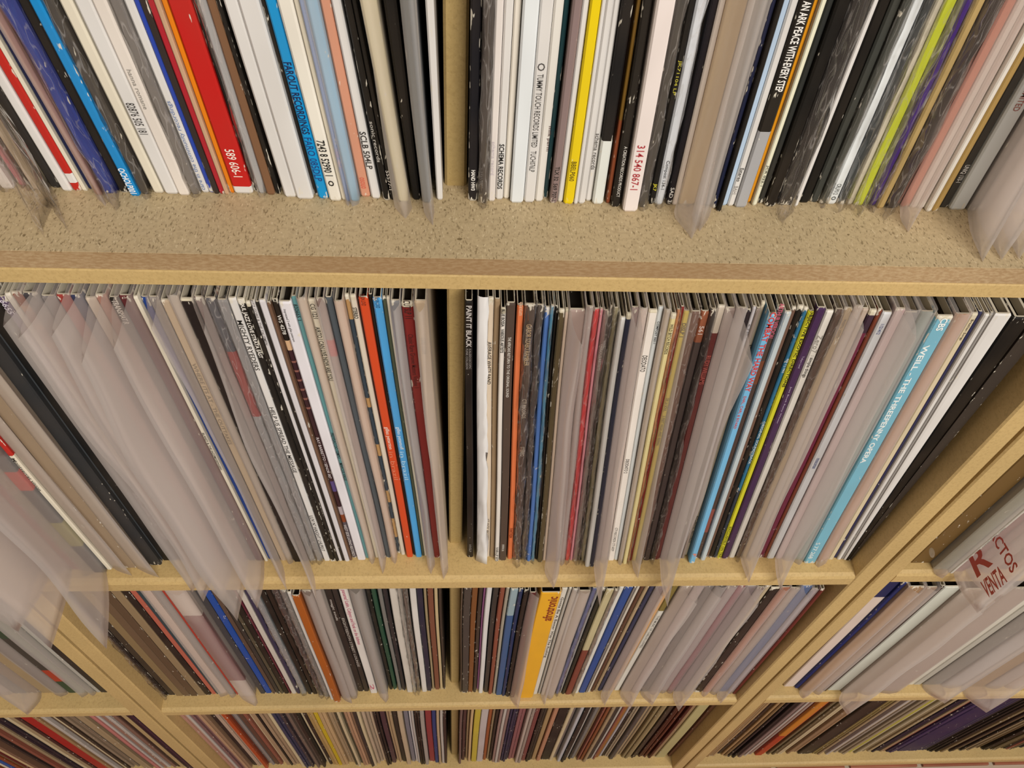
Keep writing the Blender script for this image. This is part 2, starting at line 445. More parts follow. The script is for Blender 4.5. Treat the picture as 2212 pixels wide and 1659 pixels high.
ROW2 = """
62 84 1236 maroon:7a4a40|s=m~40~1365~.9
85 108 1236 brown:6f4f44|s=m~40~1365~.9
109 130 1236 maroon:6c2f35|s=m
131 155 1234 mauve:8a6a64|s=m~110~1402~.9
156 178 1232 maroon:7c3a3c|
179 203 1236 olive:6b6450|s=c
204 230 1238 charcoal:44454c|s=m~230~1402~.7;n=dark picture record in a far-reaching milky bag;sn=the far-reaching milky bag;b=top~985~black;b=1130~1180~olive:8a8450;b=1020~1060~red
232 242 1232 cream|b=top~985~red;w=.6;t=Montserrat vision~990~1060~2a2624~.5~;n=cream record with a red upper end;sn=the red-topped cream record
244 268 1228 beige:a08e7a|s=m~285~1244
270 296 1228 tan:96826a|
298 322 1230 beige:a8967e|s=m~345~1248
324 350 1222 charcoal:2c2e30|
351 384 1212 black:131313|w=.6;n=broad black record with chipped edges;sn=the broad black record
386 397 1212 plum:5a4a68|t=NORMAN CONNORS/YOU ARE MY STARSHIP~722~880~e0dae0~.7~;t=NORMAN CONNORS/YOU ARE MY STARSHIP~918~1042~b8b0b4~.7~;t=NORMAN CONNORS/YOU ARE MY STARSHIP~1065~1165~b8b0b4~.7~;t=6655~648~678~d8d2dc~.7~;b=850~end~plum:2c2024;n=purple record with pale repeated title;sn=the purple titled record
398 406 1211 white:d8d0c4|
407 421 1210 orange:8a3a12|b=660~672~ochre:b5702a;b=700~712~ochre:b5702a;b=740~752~ochre:b5702a;b=780~792~ochre:b5702a;b=820~832~ochre:b5702a
423 444 1212 charcoal:3c3a40|s=m~415~1280~.9
446 466 1212 grey:7c7674|s=m~440~1300~.85
468 486 1212 red:98342f|
487 503 1212 navy:2a3354|s=m~480~1300~.9
505 520 1212 cream:cdbfae|
521 536 1212 salmon:a87a6c|s=m~512~1342~1;n=salmon record in the longest milky bag;sn=the longest milky bag
538 552 1212 black|t=TRANSMAT R~648~700~ece6da~.5~b
553 571 1212 maroon:5a2026|s=m~556~1314~.9
573 579 1214 cream|t=BLAKEY & THE JAZZMESSENGERS~935~1015~2a2826~.7~
579 591 1209 blue:0a3c8c|n=deep blue record bulging out near its foot;sn=the deep blue record
592 606 1212 grey:8d8682|s=m~620~1276~.9
607 620 1212 tan:b4a088|t=WHERE ITS AT - THE OUTTAKES~785~960~8a7c6c~.4~
621 634 1213 beige:a59684|s=m
636 653 1215 black:1f1717|w=.8;n=black-brown record between two milky bags;sn=the black-brown record
655 668 1213 mauve:8f807c|s=m~685~1301~.8
669 684 1213 red:8c4a48|s=c;b=top~760~charcoal:55555a;b=900~end~grey:8c8a8a
685 699 1213 grey:8a8888|s=c
701 713 1213 white|t=MIGHTY RYEDERS~692~800~141210~.55~;t=HELP US SPREAD THE MESSAGE~880~1021~2a2826~.5~;t=LUV N' HAIGHT LHLP017~1114~1190~3a3836~.5~;n=white record with spaced black title and bag film;sn=the black-titled white record
714 725 1214 black|w=1;t=SOUL JAZZ LOVE STRATA EAST~648~773~eae6de~.62~b
725 732 1214 black|w=.8
733 739 1213 white:d4d0d0|t=FITZ GORE & THE TALISMEN~648~745~6c6866~.6~
740 743 1213 black|
743.5 755 1214 white:d6d3d6|
755.5 758 1212 brown|
758.5 771 1206 plum:3a2026|b=top~736~black:1a1412;b=736~757~tan:d2ac86;b=780~784~brown:8a5a50;b=800~804~brown:8a5a50;b=820~824~brown:8a5a50;b=840~844~brown:8a5a50;b=860~864~brown:8a5a50;b=880~884~brown:8a5a50;b=1040~1062~purple:5a4a80;b=1095~1112~silver:b0a4a8;b=1112~1128~rust;b=1128~end~grey:5c545c;t=WS 4278~680~722~e8e4dc~.55~;t=RAY BARRETTO / SENOR 007~945~1033~d8d0d0~.5~;t=WEST SIDE LATINO RECORDS~1133~1200~d4cecc~.6~;n=dark picture-striped record with white code;sn=the picture-striped record
773 790 1211 white:e2dfe4|t=Impressed 2 with gilles peterson~668~738~34302e~.22~~-.18
791 797 1207 teal:5f9396|t=830665 1~657~692~161412~.75~;t=PREVISAO DO TEMPO~935~990~16282a~.7~;t=MARCOS VALLE~1000~1038~16282a~.7~;n=slim teal record with black lettering;sn=the teal record
799 810 1210 beige:c2ae96|s=m
811 822 1206 cream:d8cfba|t=AIRTO I CAN LIVE NOW ARE YOU~706~822~28241f~.5~~-.1;t=CG 1221~656~688~28241f~.5~
823 834 1208 mauve:94807a|s=m~826~1240~.7;b=735~770~red:b04a4a
835 844 1206 charcoal:4a5258|
846 858 1207 beige:c8ac92|s=m
858.5 866 1196 navy:34414c|w=1;b=top~690~tan:b08a5a;b=860~880~tan:b08a5a;b=960~985~tan:b08a5a;b=1060~1085~tan:b08a5a;b=1120~1160~tan:b08a5a
867 875 1200 cream:d2c9b8|w=.7;t=STEREO~664~688~282420~.6~b
879 892 1205 orange:d04a22|t=gilles peterson~922~970~f0d8c8~.55~;t=in brazil~975~1036~d87a5a~.5~;t=TALKIN LOUD~634~660~5a1a10~.4~;n=bright orange-red record left of the divider;sn=the orange-red record
892.5 898 1200 black:0e0d0c|
898.5 911 1205 skyblue:4ba3e0|t=gilles peterson~922~970~dcecf6~.55~;t=in brazil~975~1036~a8d4f0~.5~;t=TALKIN LOUD~640~665~1c3a5a~.4~
911.5 915 1202 green:4a5340|
915.2 917.5 1202 cream|
918 937 1206 grey:87888c|s=m~932~1241~.7
938 951 1206 maroon:7e2422|w=.6;t=CUTSLP 11~649~688~241010~.5~;t=Classic Rare Groove Masters Volume 1~722~838~4a1212~.4~;n=dark red record with black lettering;sn=the dark red record
953 969 1211 beige:bca88e|s=m~959~1253~.7;t=UAS 6204~730~765~a89a86~.4~
1009 1022 1205 black:171312|w=.15;t=PAINT IT BLACK~660~750~c2bcb8~.6~b;t=KALEIDOSCOPIC~753~797~8c8682~.25~~.15;t=FUNK COLLISION~753~797~8c8682~.25~~-.2;t=HVSLP~1176~1192~8a8682~.3~;n=black record with bold grey title beside the divider;sn=the bold-titled black record
1030 1045 1205 white:dcdee0|s=p~1050~1219~.15~2.0
1046.5 1057 1204 cream:dccbb4|t=AVERAGE WHITE BAND~738~830~1a1614~.55~;t=ATLANTIC RECORDS~1120~1166~4a4642~.5~;w=.6
1058 1068 1205 tan:9a8264|
1069 1077 1214 white:e2dcd4|t=BLUE BOSSA   VARIOUS ARTISTS~668~762~141210~.6~b;t=VAR-LP 875~1182~1212~3a3836~.6~;w=.6
1078 1093 1212 brown:4e4038|t=RETURN TO THE ORIGINAL SOUND~762~858~dcd6cc~.28~;t=THE AFRICANS~728~760~dcd6cc~.3~;t=HVA16~1176~1190~dcd6cc~.3~
1096 1106 1209 orange:e27a4a|t=quantum~652~681~f0c8a8~.6~;t=FANTASIA~1141~1162~7a2a12~.5~;n=pale orange record with faint title;sn=the pale orange record
1107 1124 1211 charcoal:44362f|s=c~1116~1229~.9;t=GABOR SZABO RAMBLER~700~790~b89e78~.4~;t=CTI RECORDS~862~903~b0a494~.35~;t=STEREO~965~985~b0a494~.35~
1125 1136 1211 charcoal:3f3a38|s=c
1138 1146 1214 blue:4a72b4|n=mid-blue record of the blue pair;sn=the mid-blue record
1147 1153 1214 teal:4688a8|s=c
1155 1160 1210 black:100f0e|
1161 1171 1216 olive:5e5238|w=.8
1172 1178 1212 cream:dcc8b4|w=.6
1179 1206 1214 mauve:a08c84|s=m~1195~1272~1.1;n=mauve-grey record in a long milky flap;sn=the mauve-grey flap
1207 1219 1213 mauve:8c7a74|s=m
1220 1230 1212 red:c02a30|s=c;n=bright red record seen through film;sn=the red filmed record
1231 1236 1212 pink:cc8890|
1237 1246 1214 grey:7a6c66|s=c;t=VARIOUS ARTISTS~742~800~b8aea6~.5~
1247 1252 1212 charcoal:352d2a|s=c
1253 1262 1214 olive:8a8264|s=c
1264 1273 1226 white:dcdcd8|
1273.5 1282 1226 navy:262c40|w=.6
1283 1296 1213 mauve:968480|s=m~1296~1311~.8
1297 1311 1212 beige:b8a498|s=m
1313 1326 1212 white:e6dfd6|t=DEODATO~768~803~2a2624~.5~;t=DEODATO 2~992~1022~3a3634~.4~;t=CTI RECORDS CTI 6029~1140~1190~7a7670~.35~;w=.6;n=white record with thin black capitals;sn=the thin-capitals white record
1326.5 1334 1211 white:d2d8d8|t=COMPOST 065-1~694~742~3a3e40~.4~
1335 1344 1216 beige:a4957e|s=m
1345 1353 1220 cream:d9cc94|w=.6;t=WILD BITCH RECORDS~700~765~3a342a~.5~
1354 1358 1214 salmon:b5764c|s=c
1358.5 1363 1212 maroon:7c1f1c|
1364 1373 1212 yellow:dcc64a|s=m~1378~1250~.3;t=DE LA SOUL~860~888~3a3418~.45~;t=3 FEET HIGH AND RISING~898~962~3a3418~.45~;t=DISLP 1~698~728~141210~.6~b;n=pale yellow record in a brown-tinted bag;sn=the pale yellow record
1375 1389 1214 brown:6a5046|s=c
1390 1402 1212 rust:8c5138|t=561~704~722~d8c8c0~.5~;b=740~end~charcoal:453a38
1403 1412 1212 black:201a1a|s=c
1413 1424 1210 maroon:6c3230|b=top~720~cream:d0c4b4;t=RUDY WILLIAMS~768~830~c06058~.6~
1425 1440 1210 mauve:8f7e78|s=m~1442~1312~1.0;n=mauve record in the widest milky flap;sn=the widest milky flap
1441 1456 1210 grey:7d706c|s=m
1457 1464 1208 black:241d22|
1465 1470 1208 silver:b4b0b2|t=411P 900-1~700~730~6a6668~.6~
1471 1477 1208 mauve:85776e|
1478 1484 1200 cream:e0d2b8|t=EDDIE HARRIS/I NEED SOME MONEY~745~876~1c1916~.7~b;t=ATLANTIC RECORDS~1114~1172~4a4640~.6~;w=.6;n=cream record with bold black capitals;sn=the bold-lettered cream record
1485 1500 1218 skyblue:72b4dc|t=COMBAT THE HARD WAY~674~846~cf3a34~.62~b;t=EARL, CARL & BOARD~856~926~cf4a44~.35~~-.1;t=F~1196~1202~e0846a~.5~b;n=light blue record with fat red title;sn=the red-titled blue record
1501 1511 1207 brown:4b3a34|w=.6;b=780~830~rust:70402c;t=ARTHUR VEROCAI~655~730~c05a70~.6~b;b=1100~1150~rust:8a4a40
1513 1523 1212 silver:b9c4c8|
1523.5 1530 1205 brown:6c5144|
1530.5 1540 1206 black:171310|w=.7
1540.5 1547 1206 teal:28688a|w=.9;t=ORIGINAL SOUNDTRACK~910~1002~c8d4d4~.6~;t=REF 1 J 1903~775~805~d0dce0~.6~;b=1060~end~navy:2a3440
1547.5 1557 1208 lime:c9c52a|t=OBJECTIVE EXOTIC DIRECTIONS~668~836~1c1a08~.55~b;t=EXCLUSIVELY ON TRIP~1138~1204~4a4810~.45~;n=yellow-green record with black spaced capitals;sn=the yellow-green record
1559 1572 1208 plum:41264c|t=Tokyo Land~769~795~b0a0b8~.25~;t=Jazz Book Rainy Winter~835~915~b0a0b8~.22~
1574 1586 1206 white:dfdbd2|t=Zero7~724~762~9a968e~.55~;t=: simple things~768~815~3a3734~.5~
1588 1599 1206 brown:5a463c|s=c;n=dark brown record in hazy film;sn=the dark brown filmed record
1600 1612 1206 tan:a58c62|s=m~1618~1259~.9;t=REFL J202~690~730~5a4a32~.3~
1613 1624 1206 beige:a8978a|s=m
1625 1635 1206 beige:b3a293|
1637 1648 1206 magenta:702240|w=.6;b=top~720~plum:3a2638
1648.5 1655 1206 rust:7a3a26|
1656 1671 1208 white:e4e8ec|t=1121412~700~722~4a5a9a~.3~;t=moscoman~990~1012~5a6aa0~.3~;n=plain bright white record with tiny blue print;sn=the bright white record
1674 1689 1208 pink:c4acaa|s=m~1686~1275~.9
1690 1711 1208 charcoal:56524f|s=m
1712 1733 1210 teal:87938e|s=m
1735 1760 1218 skyblue:76b3c8|t=CBS~687~714~eef2f0~.36~b;t=WEILL - THE THREEPENNY OPERA~745~1000~e8eeec~.32~b~-.2;t=S 77 268~1172~1206~e8eeec~.3~~-.2;w=.7;n=broad pale blue record with white title;sn=the white-titled pale blue record
1763 1786 1214 tan:b08a70|s=m~1768~1226
1788 1799 1210 cream:d2c4a4|w=.6;t=Brazilian Songs~690~735~4a4234~.35~
1800 1806 1206 navy:2a2c50|
1807 1816 1210 white:d9d6d2|
1816.5 1820 1209 grey:94908c|
1820.5 1826 1211 white:dcd9d5|n=slim white record before the black group;sn=the last slim white record
1826.5 1830 1212 black:14110f|
1830.5 1834 1212 charcoal:37302b|w=.6
1834.5 1837.5 1214 brown:5c4a40|
1838 1842 1216 black:14120f|w=.5
1960 2003 1222 brown:6a5028|side=brown:7d6232;sh=0;n=brown record with a punched hole near its foot;sn=the punched brown record
2010 2042 1236 grey:9a9c8c|s=m~2035~1250;sh=0
2043 2050 1245 white:e8e6dc|sh=0;t=GAC 80 STEREO 33~1140~1190~8a8880~.5~
2052 2075 1240 mauve:a08482|s=m~2110~1324~1.0;sh=0;n=mauve record in a bag with red print;sn=the red-printed bag;bagprint=1
2080 2105 1236 mauve:98807e|s=m~2150~1300~1.0;sh=0
2110 2140 1236 grey:8a8280|s=m;sh=0
2145 2170 1236 charcoal:4a4644|sh=0
2175 2200 1236 beige|sh=0
"""
ROW3 = """
-28 0 1500 beige:8d7a66|s=m
2 30 1500 tan:8a7458|s=m
32 60 1500 charcoal:45403a|
62 92 1499 beige:8d7862|s=m~60~1545
94 118 1499 tan:a08a68|
120 150 1499 brown:5a4c3e|s=m
152 174 1499 green:2e4430|b=1448~1472~red:a83a24;b=1380~1448~charcoal:3c3a34;n=dark record with green foot and red patch;sn=the green-footed record
175 194 1499 grey:8a8a7c|s=m
196 210 1499 olive:77766c|s=m
212 220 1498 silver:b0aca2|
221 240 1498 charcoal:2b2824|
334 349 1507 brown:4a3a30|s=c;n=brown record next to the stained panel;sn=the first brown record
350 362 1503 black:201a18|w=1
363 380 1502 charcoal:3a3028|w=1
381 396 1504 tan:86704f|
397 412 1504 brown:6a5440|
413 428 1504 brown:5c4836|w=.6
429 444 1503 tan:907a5c|
445 457 1502 black:231c1a|w=.9
458 467 1500 salmon:b5604e|n=coral record with a smooth spine;sn=the coral record
468 476 1500 teal:2a4048|w=.8
478 494 1500 beige:b8a292|s=m~477~1506~.4
495 510 1500 grey:7a7068|s=m
512 517 1502 red:a83a2c|
518 552 1504 white:cfbfb2|s=m~552~1526~.6;b=1330~1470~maroon:7a2a28;n=broad white record with a dark red stripe;sn=the broad striped white record
563 574 1499 charcoal:3c3c40|w=.6
575 587 1498 blue:16489a|w=.4;n=vivid blue record;sn=the vivid blue record
589 597 1499 brown:5a463a|
598 606 1499 charcoal:37322e|w=.8
607 614 1499 olive:504838|w=.8
615 625 1499 black:1d1816|w=.8
626 630 1499 magenta:5c2030|
631 641 1499 white:c8bfb4|w=.6
642 650 1499 plum:34304a|w=.9
652 663 1500 grey:8c8e90|s=c
666 676 1500 black|w=.7
677 687 1500 black:201814|w=.7
689 701 1503 charcoal:3c3434|s=c
702 713 1506 grey:777470|s=c
715 722 1512 white:cfcac4|
722.5 736 1517 orange:a8581a|n=burnt orange record standing forward;sn=the burnt orange record
739 756 1508 grey:8c8078|s=m~760~1520
757 772 1506 mauve:8f837a|s=m
774 786 1494 black:27201e|t=magic souls~1295~1340~c8c0b8~.4~
787 797 1494 charcoal:2e2826|t=EIGHTEENTH STREET LOUNGE~1335~1440~b8b2aa~.4~
801 815 1498 white:dcd6d0|t=panama! Latin, Calypso and Funk on the Isthmus~1274~1392~c05a78~.5~;t=2~1478~1490~c05a78~.5~;n=white record with pink lettering;sn=the pink-lettered white record
818 838 1499 grey:85807a|s=m~834~1518
842 849 1490 black:161a16|w=.6
850 858 1490 green:1f4a38|w=.6
861 868 1492 grey:767470|
869 877 1492 charcoal:28262a|b=1360~1385~red:9a4a2a
880 892 1496 white:cdc6bc|w=.6
893 900 1496 silver:a4a098|s=c
901 909 1494 charcoal:544c44|s=c
912 922 1495 white:d8d4ce|n=white record among dark ones left of the divider;sn=the white record before the divider
923 933 1493 navy:23243a|w=.6
934 939 1490 tan:9a8a6a|
940 950 1490 rust:7a4a38|b=1340~1400~brown:6a4434;b=1420~1480~olive:6e5c40
951 957 1490 cream:c0ac84|
958 963 1489 charcoal:3a302a|
991 997 1496 brown:5a4a3c|w=.7
998 1010 1497 charcoal:453e3a|w=.8
1011 1021 1496 rust:7a4c28|
1022 1029 1496 charcoal:3f342c|
1030 1033 1490 pink:b876a8|n=slim lilac-pink record;sn=the lilac-pink record
1033.5 1043 1498 white:d8d6d4|
1045 1054 1496 charcoal:3a3430|w=.6
1055 1063 1500 rust:884a38|b=1310~1350~orange:a0603a
1064 1070 1500 silver:a09888|
1071 1083 1502 skyblue:93a8b0|b=1330~end~blue:3c5a86
1084 1091 1504 navy:1f3056|
1092 1100 1506 black:221c1a|w=.6
1101 1111 1507 maroon:5c2a2a|s=m~1120~1531~.5
1118 1150 1508 yellow:e6ab2a|t=afrotronic~1289~1341~8a2f14~.42~bu~.15;n=broad golden yellow record with dark red title;sn=the golden yellow record
1151 1160 1500 white:d6d2c8|t=Gotta Be A Better Way The Rushing~1290~1420~4a4642~.55~
1162 1167 1500 silver:b6b2aa|
1168 1176 1502 white:cbc6c0|s=m~1177~1524~.5
1178 1196 1503 beige:a8998a|s=m
1199 1206 1500 blue:54608c|s=c
1207 1212 1498 grey:94908e|
1213 1220 1500 green:2c2c22|w=.5
1221 1233 1501 rust:7c3f32|b=top~1405~cream:c0b48c;n=cream and rust two-tone record;sn=the two-tone record
1234 1240 1500 grey:85796c|s=c
1241 1249 1498 white:d8d6ce|
1250 1263 1497 blue:2c4c8c|n=deep blue record beside a slim white one;sn=the deep blue record
1264 1268 1497 grey:88807a|
1269 1274 1496 white:cfc8bc|w=1
1275 1282 1495 brown:5a3c2c|w=1
1283 1290 1494 tan:ab9574|
1291 1299 1493 navy:343a5a|
1300 1314 1494 mauve:968684|s=m~1305~1525~.8
1316 1325 1494 salmon:cba070|
1326 1337 1492 white:dcdad0|t=THE MUSIC OF CARLOS LOWELL~1330~1400~8a8880~.35~;b=top~1320~olive:807038;n=white record with an olive upper end;sn=the olive-topped white record
1340 1362 1494 beige:a89a90|s=m~1362~1531~.9
1363 1382 1494 mauve:968480|s=m
1383 1399 1494 grey:77716f|s=m~1408~1524~.9
1400 1420 1494 charcoal:5c5856|s=m
1421 1438 1494 mauve:8c7c7c|s=m
1439 1453 1494 magenta:8a4a58|s=m;n=dull pink-red record in milky film;sn=the dull pink-red record
1455 1474 1494 grey:85797a|s=m~1466~1537~.9
1475 1488 1494 mauve:90807a|s=m
1489 1498 1494 cream:b8a88c|
1499 1514 1496 black:2a201c|w=1;n=torn black record with bare paper edges;sn=the torn black record
1516 1532 1496 salmon:a87058|s=m~1520~1506
1533 1550 1496 beige:a08e82|s=m
1552 1570 1494 blue:5a6f98|s=m~1556~1520~1.0;n=blue-grey record in milky film beside the panel;sn=the blue-grey bagged record
1571 1581 1496 mauve:94848c|s=m
1582 1592 1500 maroon:6a2c26|
1690 1712 1486 white:d9c8bc|b=top~1290~navy:1a2250;n=pinkish white record with navy upper corner;sn=the pinkish white record
1713 1722 1490 navy:1a2a6a|
1723 1750 1496 tan:ac8a66|s=m~1735~1510
1752 1772 1496 beige:a38e7c|s=m
1774 1782 1496 charcoal:3c302c|
1784 1812 1494 white:cdd0c4|
1814 1850 1500 beige:a49484|s=m~1830~1545~1.0;n=beige record in a bag hanging past the board;sn=the hanging beige bag
1852 1890 1498 beige:a89886|s=m
1892 1938 1496 mauve:9c8a7c|s=m
1942 1954 1482 white:d6d2c4|
1955 1968 1482 white:cfcabc|w=.6
1969 1984 1482 silver:b4b0a4|
1988 2026 1482 grey:8c8a84|s=m~2040~1520~1.0
2030 2070 1484 silver:9c9c9c|s=m
2074 2120 1486 beige:b0987a|s=m~2130~1540~1.0
2124 2160 1486 grey:94908c|s=m
2164 2200 1486 beige:a08c78|s=m
"""
ROW4 = """
-40.7 -24.4 1640 tan|w=.6;stuff=1
-23.1 -5.4 1640 brown|w=.6
-2.7 16.3 1640 charcoal:3a2c28|w=.6
17.6 35.3 1640 black:2a2026|w=.6
36.6 54.2 1640 tan:8d7658|w=.6
55.6 86.8 1640 navy:2c2430|w=.6
88.1 111.7 1640 maroon:4a2a26|w=.6
113.9 147.8 1640 red:a82420|w=.6;n=broad red record in the end compartment;sn=the broad red record
149.2 173.6 1640 tan:9c7c56|w=.6
174.9 195.3 1640 charcoal:4a3c30|w=.6
196.6 225.1 1640 beige:96826c|w=.6
229.2 259.0 1640 plum:342430|w=.6
260.4 278.8 1640 pink:a86a64|w=.6
279.9 310.6 1640 salmon:987262|w=.6
311.9 321.4 1640 black:2c201c|w=.6;stuff=1
322.8 332.5 1640 cream:b49a6e|w=.6;stuff=1
333.6 360.7 1640 plum:3c2230|w=.6
440.7 461.8 1640 salmon:a2796a|w=.6
462.9 481.4 1640 mauve:7c5a58|w=.6
482.5 496.6 1640 tan:a08064|w=.6;stuff=1
497.6 507.9 1640 black:2c2220|w=.6;stuff=1
509.0 526.4 1640 beige:a08a78|w=.6
527.5 535.6 1640 orange:b04a22|w=.6;n=slim orange-red record;sn=the orange-red record
536.4 551.3 1640 grey:7c7470|w=.6;stuff=1
552.4 562.7 1640 brown:5c4034|w=.6;stuff=1
563.8 579.0 1640 maroon:5a2a24|w=.6;stuff=1
580.1 589.9 1640 tan:a4886a|w=.6;stuff=1
590.4 595.8 1640 black|w=.6;stuff=1
596.6 611.0 1640 tan:a68c70|w=.6;stuff=1
611.6 625.7 1640 beige:a8906c|w=.6;stuff=1
627.8 640.8 1640 navy:323650|w=.6;stuff=1
641.4 654.4 1640 charcoal:40363a|w=.6;stuff=1
655.5 676.1 1640 brown:66564c|w=.6
677.2 691.6 1640 tan:b4966a|w=.6;stuff=1
692.4 705.9 1640 tan:b09058|w=.6;stuff=1
706.8 714.6 1640 yellow:c4a820|w=.6;n=slim mustard yellow record left of the divider;sn=the mustard record
715.4 730.9 1640 tan:a88c66|w=.6;stuff=1
731.7 746.6 1640 beige:a89070|w=.6;stuff=1
747.7 766.2 1640 green:3c3a2a|w=.6
767.2 785.1 1640 tan:a48064|w=.6
786.2 798.7 1640 charcoal:2e2826|w=.6;stuff=1
799.8 820.4 1640 cream:c4ae94|w=.6
823.1 834.0 1640 black:241c1c|w=.6;stuff=1
834.8 844.8 1640 plum:4a3038|w=.6;stuff=1
845.9 858.4 1640 tan:a88e6c|w=.6;stuff=1
859.2 869.2 1640 black:282420|w=.6;stuff=1
870.3 880.1 1640 cream:baa68a|w=.6;stuff=1
881.1 890.4 1640 grey:74727c|w=.6;stuff=1
891.5 901.8 1640 white:b8b4b4|w=.6;stuff=1
903.1 913.2 1640 black:201c1a|w=.6;stuff=1
914.0 922.4 1640 silver:a09890|w=.6;stuff=1
923.5 935.9 1640 red:8c3236|w=.6;n=dull red record left of the divider;sn=the dull red record
936.8 945.2 1640 blue:24386e|w=.6;n=royal blue record left of the divider;sn=the royal blue record
946.0 951.9 1640 cream:b49c7c|w=.6;stuff=1
952.8 965.2 1640 black:2c1e1e|w=.6;stuff=1
989.2 997.7 1640 brown:6c5450|w=.6;stuff=1
998.5 1006.1 1640 maroon:4c302e|w=.6;stuff=1
1007.2 1019.4 1640 tan:b0946e|w=.6;stuff=1
1021.0 1032.6 1640 yellow:c0ac3c|w=.6;n=mustard yellow record right of the divider;sn=the second mustard record
1033.7 1047.4 1640 white:bcb2b0|w=.6;n=white record right of the divider;sn=the white record
1048.5 1055.9 1640 rust:94502a|w=.6;stuff=1
1056.9 1068.6 1640 cream:b49c78|w=.6;stuff=1
1069.6 1088.1 1640 mauve:8c706a|w=.6
1089.5 1106.1 1640 navy:302c48|w=.6;stuff=1
1107.2 1122.0 1640 pink:8a585a|w=.6;stuff=1
1123.1 1136.3 1640 beige:a4948a|w=.6;stuff=1
1137.4 1146.9 1640 magenta:78403e|w=.6;stuff=1
1147.9 1160.1 1640 charcoal:3c342e|w=.6;stuff=1
1161.2 1170.7 1640 tan:a2865e|w=.6;stuff=1
1172.8 1181.8 1640 salmon:b07e62|w=.6;stuff=1
1183.4 1201.9 1640 black:1e1a18|w=.6;n=broad black record right of the divider;sn=the broad black record
1202.7 1218.3 1640 grey:786c66|w=.6;stuff=1
1221.0 1228.4 1640 white:b4b4b8|w=.6;stuff=1
1229.9 1241.6 1640 black:221e1c|w=.6;stuff=1
1242.4 1252.2 1640 charcoal:34302c|w=.6;stuff=1
1253.0 1260.6 1640 grey:787470|w=.6;stuff=1
1261.7 1271.2 1640 charcoal:3a302c|w=.6;stuff=1
1272.8 1286.6 1640 rust:9c5a34|w=.6;stuff=1
1287.4 1297.1 1640 charcoal:423832|w=.6;stuff=1
1298.2 1307.7 1640 tan:a48a68|w=.6;stuff=1
1308.5 1316.7 1640 ochre:94602c|w=.6;stuff=1
1317.8 1328.9 1640 silver:aaa6a8|w=.6;stuff=1
1329.9 1339.5 1640 tan:a09078|w=.6;stuff=1
1340.3 1349.5 1640 charcoal:4c4642|w=.6;stuff=1
1350.3 1368.6 1640 grey:8a8274|w=.6
1369.6 1389.7 1640 olive:867654|w=.6
1391.3 1406.7 1640 charcoal:403428|w=.6;stuff=1
1407.7 1424.7 1640 rust:5e3020|w=.6;stuff=1
1429.4 1435.8 1640 maroon:4c1e16|w=.6;stuff=1
1436.6 1445.3 1640 tan:967a5a|w=.6;stuff=1
1446.3 1467.0 1640 yellow:b4aa78|w=.6;n=pastel multicoloured record beside the panel;sn=the pastel record
1468.0 1488.1 1640 brown:74503a|w=.6
1551.6 1564.3 1640 tan:9c7c52|w=.6;stuff=1
1565.4 1577.0 1640 tan:a88a64|w=.6;stuff=1
1578.1 1591.3 1640 charcoal:463428|w=.6;stuff=1
1592.6 1604.6 1640 tan:a08058|w=.6;stuff=1
1605.9 1621.0 1640 black:2a2224|w=.6;stuff=1
1622.3 1636.3 1640 pink:98807a|w=.6;stuff=1
1637.4 1652.7 1640 mauve:84686a|w=.6;stuff=1
1653.8 1665.9 1640 white:b09c90|w=.6;stuff=1
1667.5 1681.8 1640 red:a83818|w=.6;b=top~1590~orange:c07824;n=fiery red and orange record;sn=the fiery red record
1682.9 1692.9 1640 orange:a4502c|w=.6;stuff=1
1694.0 1710.4 1640 olive:6c5e44|w=.6;stuff=1
1711.7 1721.0 1640 orange:aa5a24|w=.6;stuff=1
1722.0 1736.8 1640 mauve:846c66|w=.6;stuff=1
1737.9 1760.6 1640 tan:96785a|w=.6
1762.2 1787.1 1640 black:2c241c|w=.6;n=broad black record in the right-hand compartment;sn=the broad black end record
1788.1 1803.0 1640 olive:7a6a40|w=.6;stuff=1
1804.3 1821.5 1640 mauve:8a6a66|w=.6
1822.5 1840.0 1640 beige:9c8a7e|w=.6
1841.1 1851.6 1640 beige:a4988a|w=.6;stuff=1
1852.7 1864.9 1640 tan:8a7c66|w=.6;stuff=1
1866.5 1878.1 1640 yellow:a8a040|w=.6;n=slim yellow-green record in the end compartment;sn=the yellow-green record
1879.4 1900.6 1640 cream:aea082|w=.6
1901.9 1920.4 1640 tan:a08e6c|w=.6
1923.1 1952.2 1640 charcoal:2c2438|w=.6
1954.8 1977.3 1640 plum:30244a|w=.6
1978.6 2021.0 1640 purple:2a2048|w=.6;n=broad dark purple record;sn=the broad dark purple record
2023.6 2036.8 1640 navy:302c44|w=.6;stuff=1
2038.1 2052.7 1640 black:201c18|w=.6;stuff=1
2054.0 2076.5 1640 tan:8a7858|w=.6
2077.8 2100.3 1640 brown:6a5438|w=.6
2101.6 2116.2 1640 black:2a241c|w=.6;stuff=1
2117.8 2142.6 1640 tan:8c7a5c|w=.6
2144.0 2158.5 1640 brown:5a482e|w=.6;stuff=1
2159.8 2177.0 1640 black:241e16|w=.6
2178.6 2198.2 1640 tan:80704e|w=.6
2199.8 2222.0 1640 brown:5e4c30|w=.6
2223.6 2245.8 1640 charcoal|w=.6
"""

def sway(row, x):
    """Slow shared bow of the packed jackets; neighbours bend together."""
    return lambda t: math.sin(3.0 * t + 9 * x + row) * t + 0.35 * math.sin(7 * t - 6 * x) * t

